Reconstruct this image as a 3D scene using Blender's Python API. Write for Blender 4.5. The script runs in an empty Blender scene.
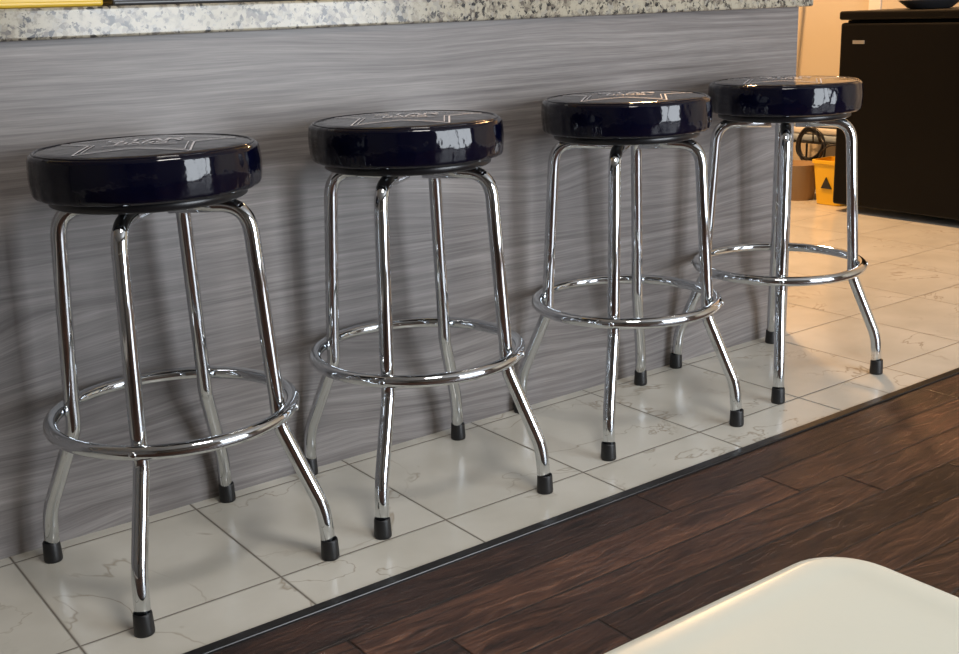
import bpy, bmesh, math, random
from mathutils import Vector, Matrix, noise
random.seed(4)
sc=bpy.context.scene
# ------------------------------------------------------------ helpers
def link(o,parent=None):
    sc.collection.objects.link(o)
    if parent: o.parent=parent
    return o
def empty(name,loc=(0,0,0),rz=0):
    e=bpy.data.objects.new(name,None); e.location=loc; e.rotation_euler=(0,0,rz); e.empty_display_size=.05
    return link(e)
def mesh_obj(name,bm,mat,parent=None,smooth=True,loc=(0,0,0)):
    me=bpy.data.meshes.new(name); bmesh.ops.recalc_face_normals(bm,faces=bm.faces[:]); bm.to_mesh(me); bm.free()
    for p in me.polygons: p.use_smooth=smooth
    o=bpy.data.objects.new(name,me); o.location=loc
    if mat: me.materials.append(mat)
    return link(o,parent)
def add_box(bm,a,b,bev=0,seg=2):
    r=bmesh.ops.create_cube(bm,size=1)
    vs=r['verts']
    for v in vs:
        v.co=Vector([(a[i]+b[i])/2+v.co[i]*(b[i]-a[i]) for i in range(3)])
    if bev:
        es=list({e for v in vs for e in v.link_edges})
        bmesh.ops.bevel(bm,geom=es,offset=bev,segments=seg,affect='EDGES',profile=.5)
def box(name,a,b,mat,parent=None,bev=0,seg=2):
    bm=bmesh.new(); add_box(bm,a,b,bev,seg)
    return mesh_obj(name,bm,mat,parent,smooth=False)
def lathe(name,prof,mat,parent=None,n=48,loc=(0,0,0),fn=None,smooth=True):
    bm=bmesh.new(); rings=[]
    for (r,z) in prof:
        if r<1e-6: rings.append([bm.verts.new((0,0,z))])
        else:
            ring=[]
            for i in range(n):
                t=2*math.pi*i/n; rr=r+(fn(t,z,r) if fn else 0)
                ring.append(bm.verts.new((rr*math.cos(t),rr*math.sin(t),z)))
            rings.append(ring)
    for A,B in zip(rings,rings[1:]):
        for i in range(n):
            j=(i+1)%n
            if len(A)==1 and len(B)==1: continue
            if len(A)==1: bm.faces.new((A[0],B[i],B[j]))
            elif len(B)==1: bm.faces.new((A[i],A[j],B[0]))
            else: bm.faces.new((A[i],A[j],B[j],B[i]))
    return mesh_obj(name,bm,mat,parent,smooth,loc)
def fillet(pts,rad,seg=8):
    pts=[Vector(p) for p in pts]; out=[pts[0]]
    for i in range(1,len(pts)-1):
        p,a,b=pts[i],pts[i-1],pts[i+1]
        da=(a-p).normalized(); db=(b-p).normalized()
        ang=da.angle(db); r=rad[i-1] if isinstance(rad,(list,tuple)) else rad
        d=min(r/math.tan(ang/2),.49*(a-p).length,.49*(b-p).length)
        s=p+da*d; e=p+db*d
        for k in range(seg+1):
            t=k/seg; out.append(s*(1-t)**2+p*2*t*(1-t)+e*t*t)
    out.append(pts[-1]); return out
def tube(name,path,r,mat,parent=None,n=16,closed=False,caps=True):
    path=[Vector(p) for p in path]; bm=bmesh.new(); rings=[]; N=len(path)
    up=None
    for i,p in enumerate(path):
        if closed: t=(path[(i+1)%N]-path[i-1]).normalized()
        else: t=(path[min(i+1,N-1)]-path[max(i-1,0)]).normalized()
        if up is None:
            up=Vector((0,0,1)) if abs(t.z)<.9 else Vector((1,0,0))
        s=t.cross(up).normalized(); up=s.cross(t).normalized()
        rr=r(i/(N-1)) if callable(r) else r
        rings.append([bm.verts.new(p+rr*(s*math.cos(2*math.pi*k/n)+up*math.sin(2*math.pi*k/n))) for k in range(n)])
    rng=range(N) if closed else range(N-1)
    for i in rng:
        A=rings[i];B=rings[(i+1)%N]
        for k in range(n): bm.faces.new((A[k],A[(k+1)%n],B[(k+1)%n],B[k]))
    if not closed and caps:
        bm.faces.new(rings[0]); bm.faces.new(rings[-1])
    return mesh_obj(name,bm,mat,parent)
# ------------------------------------------------------------ materials
class M:
    def __init__(s,name,col=(.8,.8,.8),rough=.5,metal=0,**k):
        s.m=bpy.data.materials.new(name); s.m.use_nodes=True; s.nt=s.m.node_tree
        s.b=s.nt.nodes['Principled BSDF']
        s.b.inputs['Base Color'].default_value=(*col,1); s.b.inputs['Roughness'].default_value=rough; s.b.inputs['Metallic'].default_value=metal
        for kk,v in k.items(): s.b.inputs[kk.replace('_',' ')].default_value=v
    def n(s,t,**k):
        nd=s.nt.nodes.new(t)
        for a,b in k.items(): setattr(nd,a,b)
        return nd
    def l(s,a,b): s.nt.links.new(a,b)
    def pos(s):
        return s.n('ShaderNodeNewGeometry').outputs['Position']
    def obj(s): return s.n('ShaderNodeTexCoord').outputs['Object']
    def math(s,op,a,b=None,c=None,clamp=False):
        nd=s.n('ShaderNodeMath',operation=op); nd.use_clamp=clamp
        for i,x in enumerate((a,b,c)):
            if x is None: continue
            if isinstance(x,(int,float)): nd.inputs[i].default_value=x
            else: s.l(x,nd.inputs[i])
        return nd.outputs[0]
    def xyz(s,v):
        nd=s.n('ShaderNodeSeparateXYZ'); s.l(v,nd.inputs[0]); return nd.outputs
    def comb(s,x,y,z):
        nd=s.n('ShaderNodeCombineXYZ')
        for i,a in enumerate((x,y,z)):
            if isinstance(a,(int,float)): nd.inputs[i].default_value=a
            else: s.l(a,nd.inputs[i])
        return nd.outputs[0]
    def noise(s,v,scale=5,detail=4,rough=.5,dist=0):
        nd=s.n('ShaderNodeTexNoise'); s.l(v,nd.inputs['Vector'])
        nd.inputs['Scale'].default_value=scale; nd.inputs['Detail'].default_value=detail; nd.inputs['Roughness'].default_value=rough; nd.inputs['Distortion'].default_value=dist
        return nd.outputs[0]
    def ramp(s,f,stops,interp='LINEAR'):
        nd=s.n('ShaderNodeValToRGB'); s.l(f,nd.inputs[0]); cr=nd.color_ramp; cr.interpolation=interp
        while len(cr.elements)<len(stops): cr.elements.new(.5)
        for e,(p,c) in zip(cr.elements,stops): e.position=p; e.color=(*c,1) if len(c)==3 else c
        return nd.outputs[0]
    def mix(s,f,a,b,mode='MIX'):
        nd=s.n('ShaderNodeMix',data_type='RGBA',blend_type=mode)
        if isinstance(f,(int,float)): nd.inputs[0].default_value=f
        else: s.l(f,nd.inputs[0])
        for i,x in ((6,a),(7,b)):
            if isinstance(x,tuple): nd.inputs[i].default_value=(*x,1)
            else: s.l(x,nd.inputs[i])
        return nd.outputs[2]
    def bump(s,h,strength=.3,dist=.002):
        nd=s.n('ShaderNodeBump'); s.l(h,nd.inputs['Height']); nd.inputs['Strength'].default_value=strength; nd.inputs['Distance'].default_value=dist
        s.l(nd.outputs[0],s.b.inputs['Normal'])
    def col(s,c): s.l(c,s.b.inputs['Base Color'])

chrome=M('chrome',(.66,.69,.72),.05,1).m
rubber=M('black_rubber',(.007,.007,.008),.45).m
steel=M('painted_black_steel',(.01,.01,.012),.3).m

mv=M('navy_vinyl',(.0011,.0015,.0085),.09,Specular_IOR_Level=.40)
mv.bump(mv.noise(mv.obj(),20,3),.5,.005); vinyl=mv.m
logo=M('logo_print',(.72,.72,.78),.5).m

# tile floor
mt=M('marble_tile',rough=.22); x,y,z=mt.xyz(mt.pos())
SX,SY,X0,Y0=.3595,.3753,.4292,-.0213
tx=mt.math('DIVIDE',mt.math('SUBTRACT',x,X0),SX); ty=mt.math('DIVIDE',mt.math('SUBTRACT',y,Y0),SY)
def edge(t,S):
    f=mt.math('FRACT',t); d=mt.math('MINIMUM',f,mt.math('SUBTRACT',1,f)); return mt.math('MULTIPLY',d,S)
d=mt.math('MINIMUM',edge(tx,SX),edge(ty,SY))
g=mt.ramp(d,[(.0020,(1,1,1)),(.0036,(0,0,0))])
ix,iy=mt.math('FLOOR',tx),mt.math('FLOOR',ty)
wn=mt.n('ShaderNodeTexWhiteNoise'); mt.l(mt.comb(ix,iy,0),wn.inputs[0])
off=mt.n('ShaderNodeVectorMath',operation='MULTIPLY_ADD'); mt.l(wn.outputs['Color'],off.inputs[0]); off.inputs[1].default_value=(9,9,9); mt.l(mt.pos(),off.inputs[2])
P=off.outputs[0]
n1=mt.noise(P,2.4,5,.55,.6)
vein=mt.math('ABSOLUTE',mt.math('SUBTRACT',n1,.5))
veinm=mt.ramp(vein,[(0,(1,1,1)),(.008,(0,0,0))])
cl=mt.ramp(mt.noise(P,5,4),[(.3,(.54,.515,.45)),(.7,(.65,.625,.56))])
sep=mt.math('MULTIPLY',veinm,mt.ramp(mt.noise(P,5,2),[(.42,(0,0,0)),(.60,(.65,.65,.65))]))
c=mt.mix(sep,cl,(.28,.22,.15))
c=mt.mix(g,c,(.12,.10,.08)); mt.col(c)
mt.l(mt.ramp(g,[(0,(.22,.22,.22)),(1,(.8,.8,.8))]),mt.b.inputs['Roughness'])
mt.bump(mt.math('SUBTRACT',1,g),.5,.002); tile=mt.m

# dark plank floor
mw=M('dark_wood_planks',rough=.3); x,y,z=mw.xyz(mw.pos())
W,L=.105,1.0
ty=mw.math('DIVIDE',mw.math('ADD',y,.553),W); iy=mw.math('FLOOR',ty)
w1=mw.n('ShaderNodeTexWhiteNoise',noise_dimensions='1D'); mw.l(iy,w1.inputs['W'])
tx=mw.math('ADD',mw.math('DIVIDE',x,L),mw.math('MULTIPLY',w1.outputs['Value'],3)); ix=mw.math('FLOOR',tx)
def edg(t,S):
    f=mw.math('FRACT',t); return mw.math('MULTIPLY',mw.math('MINIMUM',f,mw.math('SUBTRACT',1,f)),S)
d=mw.math('MINIMUM',edg(tx,L),edg(ty,W)); g=mw.ramp(d,[(.0008,(1,1,1)),(.0022,(0,0,0))])
w2=mw.n('ShaderNodeTexWhiteNoise'); mw.l(mw.comb(ix,iy,0),w2.inputs[0])
off=mw.math('MULTIPLY',w2.outputs['Value'],13)
warp=mw.noise(mw.comb(mw.math('ADD',mw.math('MULTIPLY',x,3),off),mw.math('MULTIPLY',y,8),off),1,3,.5)
yy=mw.math('ADD',y,mw.math('MULTIPLY',warp,.10))
v=mw.comb(mw.math('ADD',mw.math('MULTIPLY',x,6),off),mw.math('MULTIPLY',yy,80),off)
n1=mw.noise(v,1.3,8,.78,.6)
v2=mw.comb(mw.math('ADD',mw.math('MULTIPLY',x,3),off),mw.math('MULTIPLY',y,10),off)
n2=mw.noise(v2,1.5,4,.6,.5)
cc=mw.ramp(n1,[(.36,(.010,.006,.005)),(.46,(.046,.023,.017)),(.56,(.090,.045,.030)),(.68,(.21,.12,.083))])
cc=mw.mix(.7,cc,mw.ramp(n2,[(.3,(.42,.40,.39)),(.7,(1.45,1.4,1.35))]),'MULTIPLY')
cc=mw.mix(.95,cc,mw.ramp(w2.outputs['Value'],[(0,(.55,.52,.52)),(1,(1.5,1.36,1.22))]),'MULTIPLY')
cc=mw.mix(g,cc,(.006,.004,.003)); mw.col(cc)
mw.l(mw.ramp(n1,[(.3,(.42,.42,.42)),(.7,(.22,.22,.22))]),mw.b.inputs['Roughness'])
mw.bump(mw.math('SUBTRACT',n1,mw.math('MULTIPLY',g,1.5)),.6,.003); wood=mw.m

# grey laminate
ml=M('grey_wood_laminate',rough=.42); x,y,z=ml.xyz(ml.pos())
warp=ml.noise(ml.comb(ml.math('MULTIPLY',x,1.3),0,ml.math('MULTIPLY',z,4.5)),1.2,2,.4)
wamt=ml.ramp(ml.noise(ml.comb(ml.math('MULTIPLY',x,.8),3,ml.math('MULTIPLY',z,3.5)),1,1,.5),[(.48,(.012,.012,.012)),(.68,(.11,.11,.11))])
zz=ml.math('ADD',z,ml.math('MULTIPLY',warp,wamt))
rings=ml.noise(ml.comb(ml.math('MULTIPLY',x,1.1),0,ml.math('MULTIPLY',zz,75)),1,5,.62,.08)
fine=ml.noise(ml.comb(ml.math('MULTIPLY',x,9),0,ml.math('MULTIPLY',zz,330)),1,4,.6)
broad=ml.noise(ml.comb(ml.math('MULTIPLY',x,.9),7,ml.math('MULTIPLY',z,9)),1,2,.5)
cc=ml.ramp(rings,[(.30,(.126,.112,.108)),(.45,(.188,.171,.165)),(.58,(.240,.221,.212)),(.74,(.31,.288,.275))])
cc=ml.mix(.55,cc,ml.ramp(fine,[(.35,(.64,.63,.64)),(.62,(1.15,1.15,1.15))]),'MULTIPLY')
cc=ml.mix(.5,cc,ml.ramp(broad,[(.3,(.76,.75,.77)),(.7,(1.2,1.2,1.2))]),'MULTIPLY')
ml.col(cc); ml.bump(fine,.12,.001); lam=ml.m

# granite
mg=M('granite',rough=.18); P=mg.pos()
vo=mg.n('ShaderNodeTexVoronoi'); mg.l(P,vo.inputs['Vector']); vo.inputs['Scale'].default_value=110
r1=mg.xyz(vo.outputs['Color'])[0]
cc=mg.ramp(r1,[(0,(.03,.028,.028)),(.14,(.14,.12,.10)),(.34,(.25,.22,.17)),(.6,(.38,.345,.27)),(.85,(.30,.28,.24))],'CONSTANT')
nz=mg.noise(P,40,5,.7); cc=mg.mix(mg.ramp(nz,[(.46,(0,0,0)),(.58,(1,1,1))]),cc,(.40,.36,.28))
nz2=mg.noise(P,85,3,.6); cc=mg.mix(mg.ramp(nz2,[(.60,(0,0,0)),(.64,(1,1,1))]),cc,(.06,.055,.05))
mg.col(cc); granite=mg.m

def wallmat(name,col):
    m=M(name,col,.8); m.bump(m.noise(m.pos(),60,3),.15,.002); return m.m
cream=wallmat('cream_paint',(.56,.49,.38)); beige=wallmat('greige_paint',(.24,.235,.23)); ceilm=wallmat('ceiling_paint',(.5,.49,.47))
white_trim=M('white_trim_paint',(.72,.69,.64),.35).m
mp=M('white_plastic',(.60,.62,.56),.30); mp.bump(mp.noise(mp.pos(),220,2),.08,.0006); plastic=mp.m
fb=M('black_textured_enamel',(.004,.0035,.003),.38,Specular_IOR_Level=.12); fb.bump(fb.noise(fb.obj(),240,2),.2,.001); fridgeblack=fb.m
silver=M('silver_badge',(.7,.7,.7),.3,1).m
yellow=M('yellow_plastic',(.85,.50,.015),.35).m
ydark=M('yellow_ceramic',(.75,.50,.05),.25).m
darkm=M('dark_stone_tray',(.05,.05,.055),.3).m
basketm=M('wicker',(.30,.19,.09),.7).m
bluem=M('blue_fabric',(.35,.42,.5),.8).m
cabm=M('white_cabinet',(.55,.5,.42),.45).m

# ------------------------------------------------------------ room
XW0,XW1,YS,YN,ZC=-2.2,5.1,-3.9,3.2,2.5
box('floor_tile',(XW0,-.53,-.05),(XW1,YN,0),tile)
box('floor_wood',(XW0,YS,-.05),(XW1,-.553,0),wood)
box('trim_1',(XW0,-.553,-.05),(XW1,-.53,.004),M('black_transition_strip',(.008,.007,.007),.3).m,bev=.002)
box('ceiling',(XW0,YS,ZC),(XW1,YN,ZC+.1),ceilm)
box('wall_left',(XW0-.1,YS,-.05),(XW0,YN,ZC),beige)
box('wall_right',(XW1,YS,-.05),(XW1+.1,YN,ZC),cream)
box('wall_back',(XW0,YN,-.05),(XW1,YN+.1,ZC),cream)
wx0,wx1,wz1=1.7,3.9,2.1
bm=bmesh.new()
add_box(bm,(XW0,YS-.1,-.05),(wx0,YS,ZC)); add_box(bm,(wx1,YS-.1,-.05),(XW1,YS,ZC)); add_box(bm,(wx0,YS-.1,wz1),(wx1,YS,ZC))
mesh_obj('wall_front',bm,beige,smooth=False)
w=empty('window_1')
for i,(a,b) in enumerate([((wx0,YS-.06,0),(wx0+.06,YS,wz1)),((wx1-.06,YS-.06,0),(wx1,YS,wz1)),((wx0,YS-.06,wz1-.06),(wx1,YS,wz1)),((wx0,YS-.06,0),(wx1,YS,.07)),(((wx0+wx1)/2-.04,YS-.06,0),((wx0+wx1)/2+.04,YS,wz1))]):
    box('frame_%d'%i,a,b,white_trim,w)
box('baseboard_right',(XW1-.015,YS,0),(XW1,.5,.09),white_trim)
box('baseboard_left',(XW0,YS,0),(XW0+.015,YN,.09),white_trim)

# ------------------------------------------------------------ counter
XC=2.682; PY=.010
c=empty('kitchen_counter')
box('laminate_panel',(-1.9,PY,0),(XC,PY+.02,.938),lam,c)
box('end_panel',(XC-.02,PY+.0201,0),(XC,.62,.938),lam,c)
box('cabinet_body',(-1.9,PY+.0201,.08),(XC-.0201,.60,.937),cabm,c)
for i in range(6):
    x0=-1.85+i*.75
    box('cabinet_door_%d'%i,(x0,.60,.1),(x0+.71,.62,.92),cabm,c,bev=.004)
box('granite_top',(-1.95,-.006,.938),(XC+.045,.66,.992),granite,c,bev=.005,seg=3)

t=empty('serving_tray',(.44,.2,.9925))
bm=bmesh.new(); add_box(bm,(-.3,-.17,0),(.3,.17,.012),.005); 
for a,b in [((-.3,-.17,.006),(.3,-.155,.04)),((-.3,.155,.006),(.3,.17,.04)),((-.3,-.155,.006),(-.285,.155,.04)),((.285,-.155,.006),(.3,.155,.04))]: add_box(bm,a,b,.004)
mesh_obj('tray_body',bm,ydark,t,False)
t=empty('baking_tray',(.95,.2,.9925))
bm=bmesh.new(); add_box(bm,(-.19,-.16,0),(.19,.16,.01),.004)
for a,b in [((-.19,-.16,.006),(.19,-.15,.025)),((-.19,.15,.006),(.19,.16,.025)),((-.19,-.15,.006),(-.18,.15,.025)),((.18,-.15,.006),(.19,.15,.025))]: add_box(bm,a,b,.003)
mesh_obj('tray_body',bm,darkm,t,False)
b=empty('fruit_bowl',(1.225,.075,.9925))
lathe('bowl_body',[(0,0),(.06,0),(.065,.004),(.1,.04),(.125,.085),(.121,.085),(.095,.044),(.058,.012),(0,.01)],yellow,b)

# ------------------------------------------------------------ bar stools
RF,RR,ZR,RS,TOP=.261,.2095,.2954,.1895,.7655
TR=.0136
def dome(r): return TOP-.004+.009*(1-(r/RS)**2)
def seat_profile():
    zb=.690; p=[(0,zb+.003),(.15,zb+.003),(.167,zb+.001),(.175,zb)]
    for k in range(1,9):
        a=-math.pi/2+k*math.pi/16; p.append((.177+.0105*math.cos(a),zb+.0105+.0105*math.sin(a)))
    z0,z1=zb+.0105,TOP-.0125
    for k in range(1,10):
        t=k/10; p.append((.1875+.002*math.sin(math.pi*t),z0+t*(z1-z0)))
    for k in range(0,7):
        a=k*math.pi/14; p.append((.1785+.009*math.cos(a),z1+.009*math.sin(a)))
    zw=TOP-.0030
    for k in range(0,9):
        a=math.radians(-20+k*27.5); p.append((.1775+.0026*math.cos(a),zw-.0012+.0026*math.sin(a)))
    for r in (.171,.155,.13,.1,.07,.04,0): p.append((r,dome(r)))
    return p
def star(n,ro,ri,rot=0):
    return [((ro if i%2==0 else ri)*math.cos(rot+i*math.pi/n),(ro if i%2==0 else ri)*math.sin(rot+i*math.pi/n)) for i in range(2*n)]
def ribbon(bm,pts,w,closed=True,rot=0):
    n=len(pts); rng=range(n) if closed else range(n-1)
    for i in rng:
        a=Vector(pts[i]);b=Vector(pts[(i+1)%n]); L=(b-a).length; k=max(1,int(L/.02)); nn=Vector((-(b-a).y,(b-a).x)).normalized()*w/2
        for j in range(k):
            p=a.lerp(b,j/k);q=a.lerp(b,(j+1)/k)
            vs=[]
            for s in (p-nn,q-nn,q+nn,p+nn):
                vs.append(bm.verts.new((s.x*math.cos(rot)-s.y*math.sin(rot),s.x*math.sin(rot)+s.y*math.cos(rot),dome(s.length)+.0009)))
            bm.faces.new(vs)
def glyphs(bm,word,w,h,cx,cy,wd,rot):
    S={'B':[[(0,0),(0,1),(.8,1),(1,.75),(.8,.5),(0,.5)],[(.8,.5),(1,.25),(.8,0),(0,0)]],'A':[[(0,0),(.5,1),(1,0)],[(.2,.4),(.8,.4)]],'R':[[(0,0),(0,1),(.8,1),(1,.75),(.8,.5),(0,.5)],[(.5,.5),(1,0)]],
       'S':[[(1,1),(0,1),(0,.5),(1,.5),(1,0),(0,0)]],'T':[[(0,1),(1,1)],[(.5,1),(.5,0)]]}
    n=len(word)
    for i,ch in enumerate(word):
        for st in S[ch]:
            ribbon(bm,[(cx+(i-n/2)*w*1.35+px*w,cy+(py-.5)*h) for px,py in st],wd,False,rot)
def stool(x,y,ph,seed):
    e=empty('bar_stool',(x,y,0))
    def fn(t,z,r):
        if r<.17: return 0
        k=.0018*noise.noise(Vector((math.cos(t)*3.2,math.sin(t)*3.2,z*4+seed*7)))
        k+=.0014*noise.noise(Vector((math.cos(t)*9,math.sin(t)*9,z*14+seed*3)))
        lo=max(0,1-(z-.689)/.035)
        k+=lo*.0024*noise.noise(Vector((math.cos(t)*17,math.sin(t)*17,seed*3)))
        return k
    lathe('seat_cushion',seat_profile(),vinyl,e,n=160,fn=fn)
    bm=bmesh.new(); rot=-math.radians(30+seed*8)
    ribbon(bm,star(5,.154,.090,math.radians(90)),.0032,True,rot)
    ribbon(bm,star(5,.137,.080,math.radians(90)),.0018,True,rot)
    glyphs(bm,'STAR',.024,.040,.004,.016,.0062,rot)
    glyphs(bm,'BARS',.016,.026,.003,-.026,.0038,rot)
    ribbon(bm,[(-.06,-.048),(.06,-.048)],.0028,False,rot)
    mesh_obj('printed_logo',bm,logo,e)
    lathe('seat_base',[(0,.674),(.158,.674),(.163,.677),(.163,.692),(0,.692)],steel,e,n=64)
    ringpts=[(RR*math.cos(2*math.pi*i/96),RR*math.sin(2*math.pi*i/96),ZR) for i in range(96)]
    tube('foot_ring',ringpts,.0122,chrome,e,n=16,closed=True)
    for k in range(4):
        a=ph+k*math.pi/2; ca,sa=math.cos(a),math.sin(a)
        prof=[(.03,.661),(.165,.661),(.1860,.315),(.1875,.262),(.2545,.100),(RF,.012)]
        pts=fillet([(r*ca,r*sa,z) for r,z in prof],[.054,.2,.07,.16],10)
        tube('leg_%d'%(k+1),pts,TR,chrome,e,n=20)
        lathe('foot_cap_%d'%(k+1),[(0,0),(.0155,0),(.0168,.002),(.0170,.006),(.0157,.036),(.015,.0385),(.0136,.039),(.0136,.014),(0,.014)],rubber,e,n=24,loc=(RF*ca,RF*sa,0))
        bmr=bmesh.new(); bmesh.ops.create_uvsphere(bmr,u_segments=16,v_segments=8,radius=.0066)
        for v in bmr.verts: v.co.x*=.5
        rv=mesh_obj('rivet_%d'%(k+1),bmr,chrome,e,loc=((RR+.0122)*ca,(RR+.0122)*sa,ZR)); rv.rotation_euler=(0,0,a)
    return e
stool(.6925,-.2240,-2.2583,0)
stool(1.2195,-.2170,-2.4718,1)
stool(1.8060,-.2170,-2.4795,2)
stool(2.3575,-.2125,-2.4199,3)

# ------------------------------------------------------------ white table
t=empty('white_table')
def rrect(x0,y0,x1,y1,r,n=10):
    out=[]
    for cx,cy,a0 in ((x1-r,y1-r,0),(x0+r,y1-r,90),(x0+r,y0+r,180),(x1-r,y0+r,270)):
        for k in range(n+1):
            a=math.radians(a0+90*k/n); out.append((cx+r*math.cos(a),cy+r*math.sin(a)))
    return out
bm=bmesh.new(); prev=None
ax0,ay0,ax1,ay1=-.85,-2.75,.424,-1.803
for inset,z in ((.010,.682),(.003,.686),(0,.694),(0,.704),(.002,.712),(.006,.718),(.012,.720),(.020,.7185),(.03,.718)):
    ring=[bm.verts.new((px,py,z)) for px,py in rrect(ax0+inset,ay0+inset,ax1-inset,ay1-inset,.034-inset)]
    if prev:
        n=len(ring)
        for i in range(n): bm.faces.new((prev[i],prev[(i+1)%n],ring[(i+1)%n],ring[i]))
    else: bm.faces.new(ring)
    prev=ring
bm.faces.new(prev)
mesh_obj('table_top',bm,plastic,t)
gs=M('grey_steel',(.3,.3,.3),.4,1).m
k=0
for lx in (ax0+.12,ax1-.12):
    for ly in (ay0+.12,ay1-.12):
        k+=1; tube('table_leg_%d'%k,[(lx,ly,0),(lx,ly,.683)],.016,gs,t)

# ------------------------------------------------------------ black fridge
f=empty('mini_fridge'); fx=4.42; fy0,fy1=.30,1.150
box('cabinet',(fx+.05,fy0,.03),(fx+.55,fy1,.855),fridgeblack,f,bev=.006)
box('door',(fx,fy0,.035),(fx+.045,fy1,.845),fridgeblack,f,bev=.012,seg=3)
box('top_lid',(fx-.008,fy0-.005,.857),(fx+.555,fy1+.005,.895),fridgeblack,f,bev=.01,seg=3)
box('badge',(fx-.003,fy1-.13,.755),(fx+.001,fy1-.07,.77),silver,f,bev=.001)
k=0
for a in (fx+.08,fx+.5):
    for b in (fy0+.06,fy1-.06):
        k+=1; lathe('foot_%d'%k,[(0,0),(.02,0),(.02,.031),(0,.031)],rubber,f,n=20,loc=(a,b,0))
p=empty('shallow_dish',(4.6,.83,.8955))
lathe('dish_body',[(0,0),(.08,0),(.09,.004),(.13,.035),(.134,.038),(.128,.038),(.088,.010),(0,.008)],darkm,p)

# ------------------------------------------------------------ clutter in the corner behind the fridge
b=empty('yellow_bucket',(4.60,1.262,0))
bm=bmesh.new(); prev=None
for s,z in ((.062,0),(.066,.004),(.080,.195),(.086,.197),(.086,.212),(.078,.213),(.062,.02)):
    ring=[bm.verts.new((px,py,z)) for px,py in rrect(-s,-s*1.05,s,s*1.05,.022,6)]
    if prev:
        n=len(ring)
        for i in range(n): bm.faces.new((prev[i],prev[(i+1)%n],ring[(i+1)%n],ring[i]))
    else: bm.faces.new(ring)
    prev=ring
bm.faces.new(prev)
mesh_obj('bucket_body',bm,yellow,b,False)
bm=bmesh.new()
tri=[(-.078,.030,.08),(-.078,-.030,.08),(-.0825,0,.135)]
vs=[bm.verts.new(p) for p in tri]; vs2=[bm.verts.new((p[0]+.006,p[1],p[2])) for p in tri]
bm.faces.new(vs); bm.faces.new(vs2)
for i in range(3): bm.faces.new((vs[i],vs[(i+1)%3],vs2[(i+1)%3],vs2[i]))
mesh_obj('warning_mark',bm,steel,b,False)
tube('bucket_handle',[(-.02,.09*math.cos(a),.205+.075*math.sin(a)) for a in [i*math.pi/16 for i in range(17)]],.004,steel,b,n=8)
b=empty('wicker_basket',(4.60,1.49,0))
lathe('basket_body',[(0,0),(.08,0),(.10,.17),(.106,.175),(.095,.175),(.075,.01),(0,.01)],basketm,b,fn=lambda t,z,r:.004*math.sin(t*24+z*160))
r=empty('wire_rack',(4.92,1.53,0))
k=0
for zz in (.08,.25):
    for yy in (-.26,.26):
        k+=1; tube('rail_%d'%k,[(-.13,yy,zz),(.13,yy,zz)],.005,steel,r,n=8)
    for i in range(8):
        k+=1; xx=-.13+i*.26/7; tube('wire_%d'%k,[(xx,-.26,zz),(xx,.26,zz)],.004,steel,r,n=8)
for xx in (-.13,.13):
    for yy in (-.26,.26):
        k+=1; tube('post_%d'%k,[(xx,yy,0),(xx,yy,.36)],.006,steel,r,n=8)
tube('hanging_cord',[(-.16+.012*math.sin(a*.9),.02+(.068+.014*math.sin(a*.83))*math.cos(a),.243+(.078+.012*math.cos(a*.61))*math.sin(a)) for a in [i*.22 for i in range(100)]],.0065,steel,r,n=10)
tube('cord_tail',[(-.16,-.04,.29),(-.16,-.075,.25),(-.16,-.07,.18),(-.16,-.085,.12)],.0065,steel,r,n=8)
tube('cord_hook',[(-.15,.02,.32),(-.14,.02,.335),(-.13,.02,.25)],.004,steel,r,n=8)
cl=empty('folded_cloths',(4.92,1.53,.2545))
for i in range(3):
    box('cloth_%d'%i,(-.11,-.21,i*.036),(.11,.21,i*.036+.034),[bluem,white_trim,bluem][i],cl,bev=.012,seg=3)
for i,(yy,h) in enumerate([(1.90,1.35),(1.97,1.5)]):
    br=empty('broom'); tube('handle',[(4.90,yy,.1),(5.085,yy-.05,h)],.011,white_trim,br,n=12)
    box('head',(4.86,yy-.03,0),(4.94,yy+.03,.11),basketm,br,bev=.01)
d=empty('door_1')
box('casing_a',(5.07,1.40,0.0),(5.099,1.47,2.1),white_trim,d,bev=.004)
box('casing_b',(5.07,.55,0.0),(5.099,.62,2.1),white_trim,d,bev=.004)
box('casing_c',(5.07,.62,2.03),(5.099,1.40,2.1),white_trim,d,bev=.004)
box('slab',(5.08,.62,.01),(5.095,1.40,2.03),cream,d)

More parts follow.
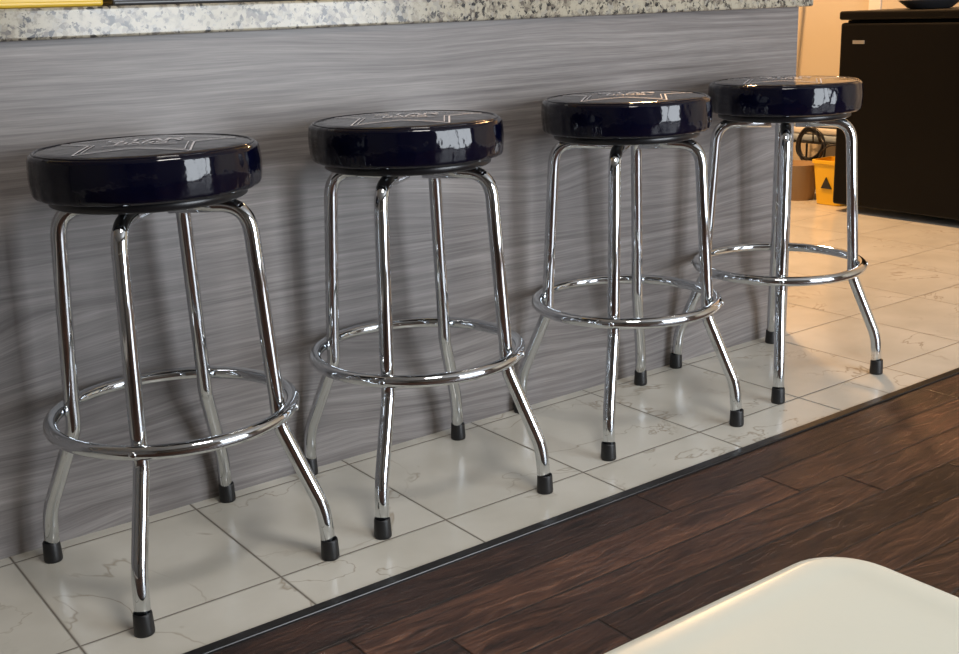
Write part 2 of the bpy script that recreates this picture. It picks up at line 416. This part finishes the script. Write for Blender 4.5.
# ------------------------------------------------------------ lights
def area(name,loc,rot,sx,sy,power,col):
    L=bpy.data.lights.new(name,'AREA'); L.shape='RECTANGLE'; L.size=sx; L.size_y=sy; L.energy=power; L.color=col
    o=bpy.data.objects.new(name,L); o.location=loc; o.rotation_euler=rot; return link(o)
area('daylight_patio_a',((wx0*3+wx1)/4,YS-.02,1.05),(math.radians(90),0,0),.95,1.9,68,(.89,.945,1))
area('daylight_patio_b',((wx0+wx1*3)/4,YS-.02,1.05),(math.radians(90),0,0),.95,1.9,68,(.89,.945,1))
def ceiling_light(x,y,rad,power,col,nm,es):
    lamp=empty('ceiling_lamp',(x,y,ZC))
    lathe('shade',[(0,-.002),(rad,-.002),(rad,-.03),(rad*.88,-.05),(0,-.052)],M('lamp_glass_'+nm,(.9,.85,.7),.4,Emission_Color=(*col,1),Emission_Strength=es).m,lamp)
    L=bpy.data.lights.new(nm,'AREA'); L.shape='DISK'; L.size=rad*1.9; L.energy=power; L.color=col
    link(bpy.data.objects.new(nm,L)).location=(x,y,ZC-.07)
ceiling_light(3.7,1.5,.16,92,(1,.57,.25),'kitchen_lamp',4)
ceiling_light(.9,-1.6,.3,26,(1,.95,.88),'added_dining_fill',2)  # unseen fill light with its shade, added to brighten seat tops and floor
w=bpy.data.worlds.new('world'); sc.world=w; w.use_nodes=True; w.node_tree.nodes['Background'].inputs[0].default_value=(.6,.75,1,1); w.node_tree.nodes['Background'].inputs[1].default_value=.6

# ------------------------------------------------------------ camera
a,pp,r=.9407,.273,-.0355
fh=Vector((math.cos(a),math.sin(a),0)); R=Vector((math.sin(a),-math.cos(a),0)); U=Vector((0,0,1))
F=fh*math.cos(pp)-U*math.sin(pp); Up=fh*math.sin(pp)+U*math.cos(pp)
R2=R*math.cos(r)+Up*math.sin(r); U2=-R*math.sin(r)+Up*math.cos(r)
cam=bpy.data.cameras.new('camera'); co=bpy.data.objects.new('camera',cam); link(co)
m=Matrix.Identity(4)
for i in range(3): m[i][0]=R2[i]; m[i][1]=U2[i]; m[i][2]=-F[i]
m[0][3],m[1][3],m[2][3]=0,-2.1069,.967
co.matrix_world=m; cam.sensor_width=36; cam.lens=1141.4/959*36; cam.clip_start=.02
sc.camera=co
sc.view_settings.view_transform='Standard'
sc.view_settings.exposure=0
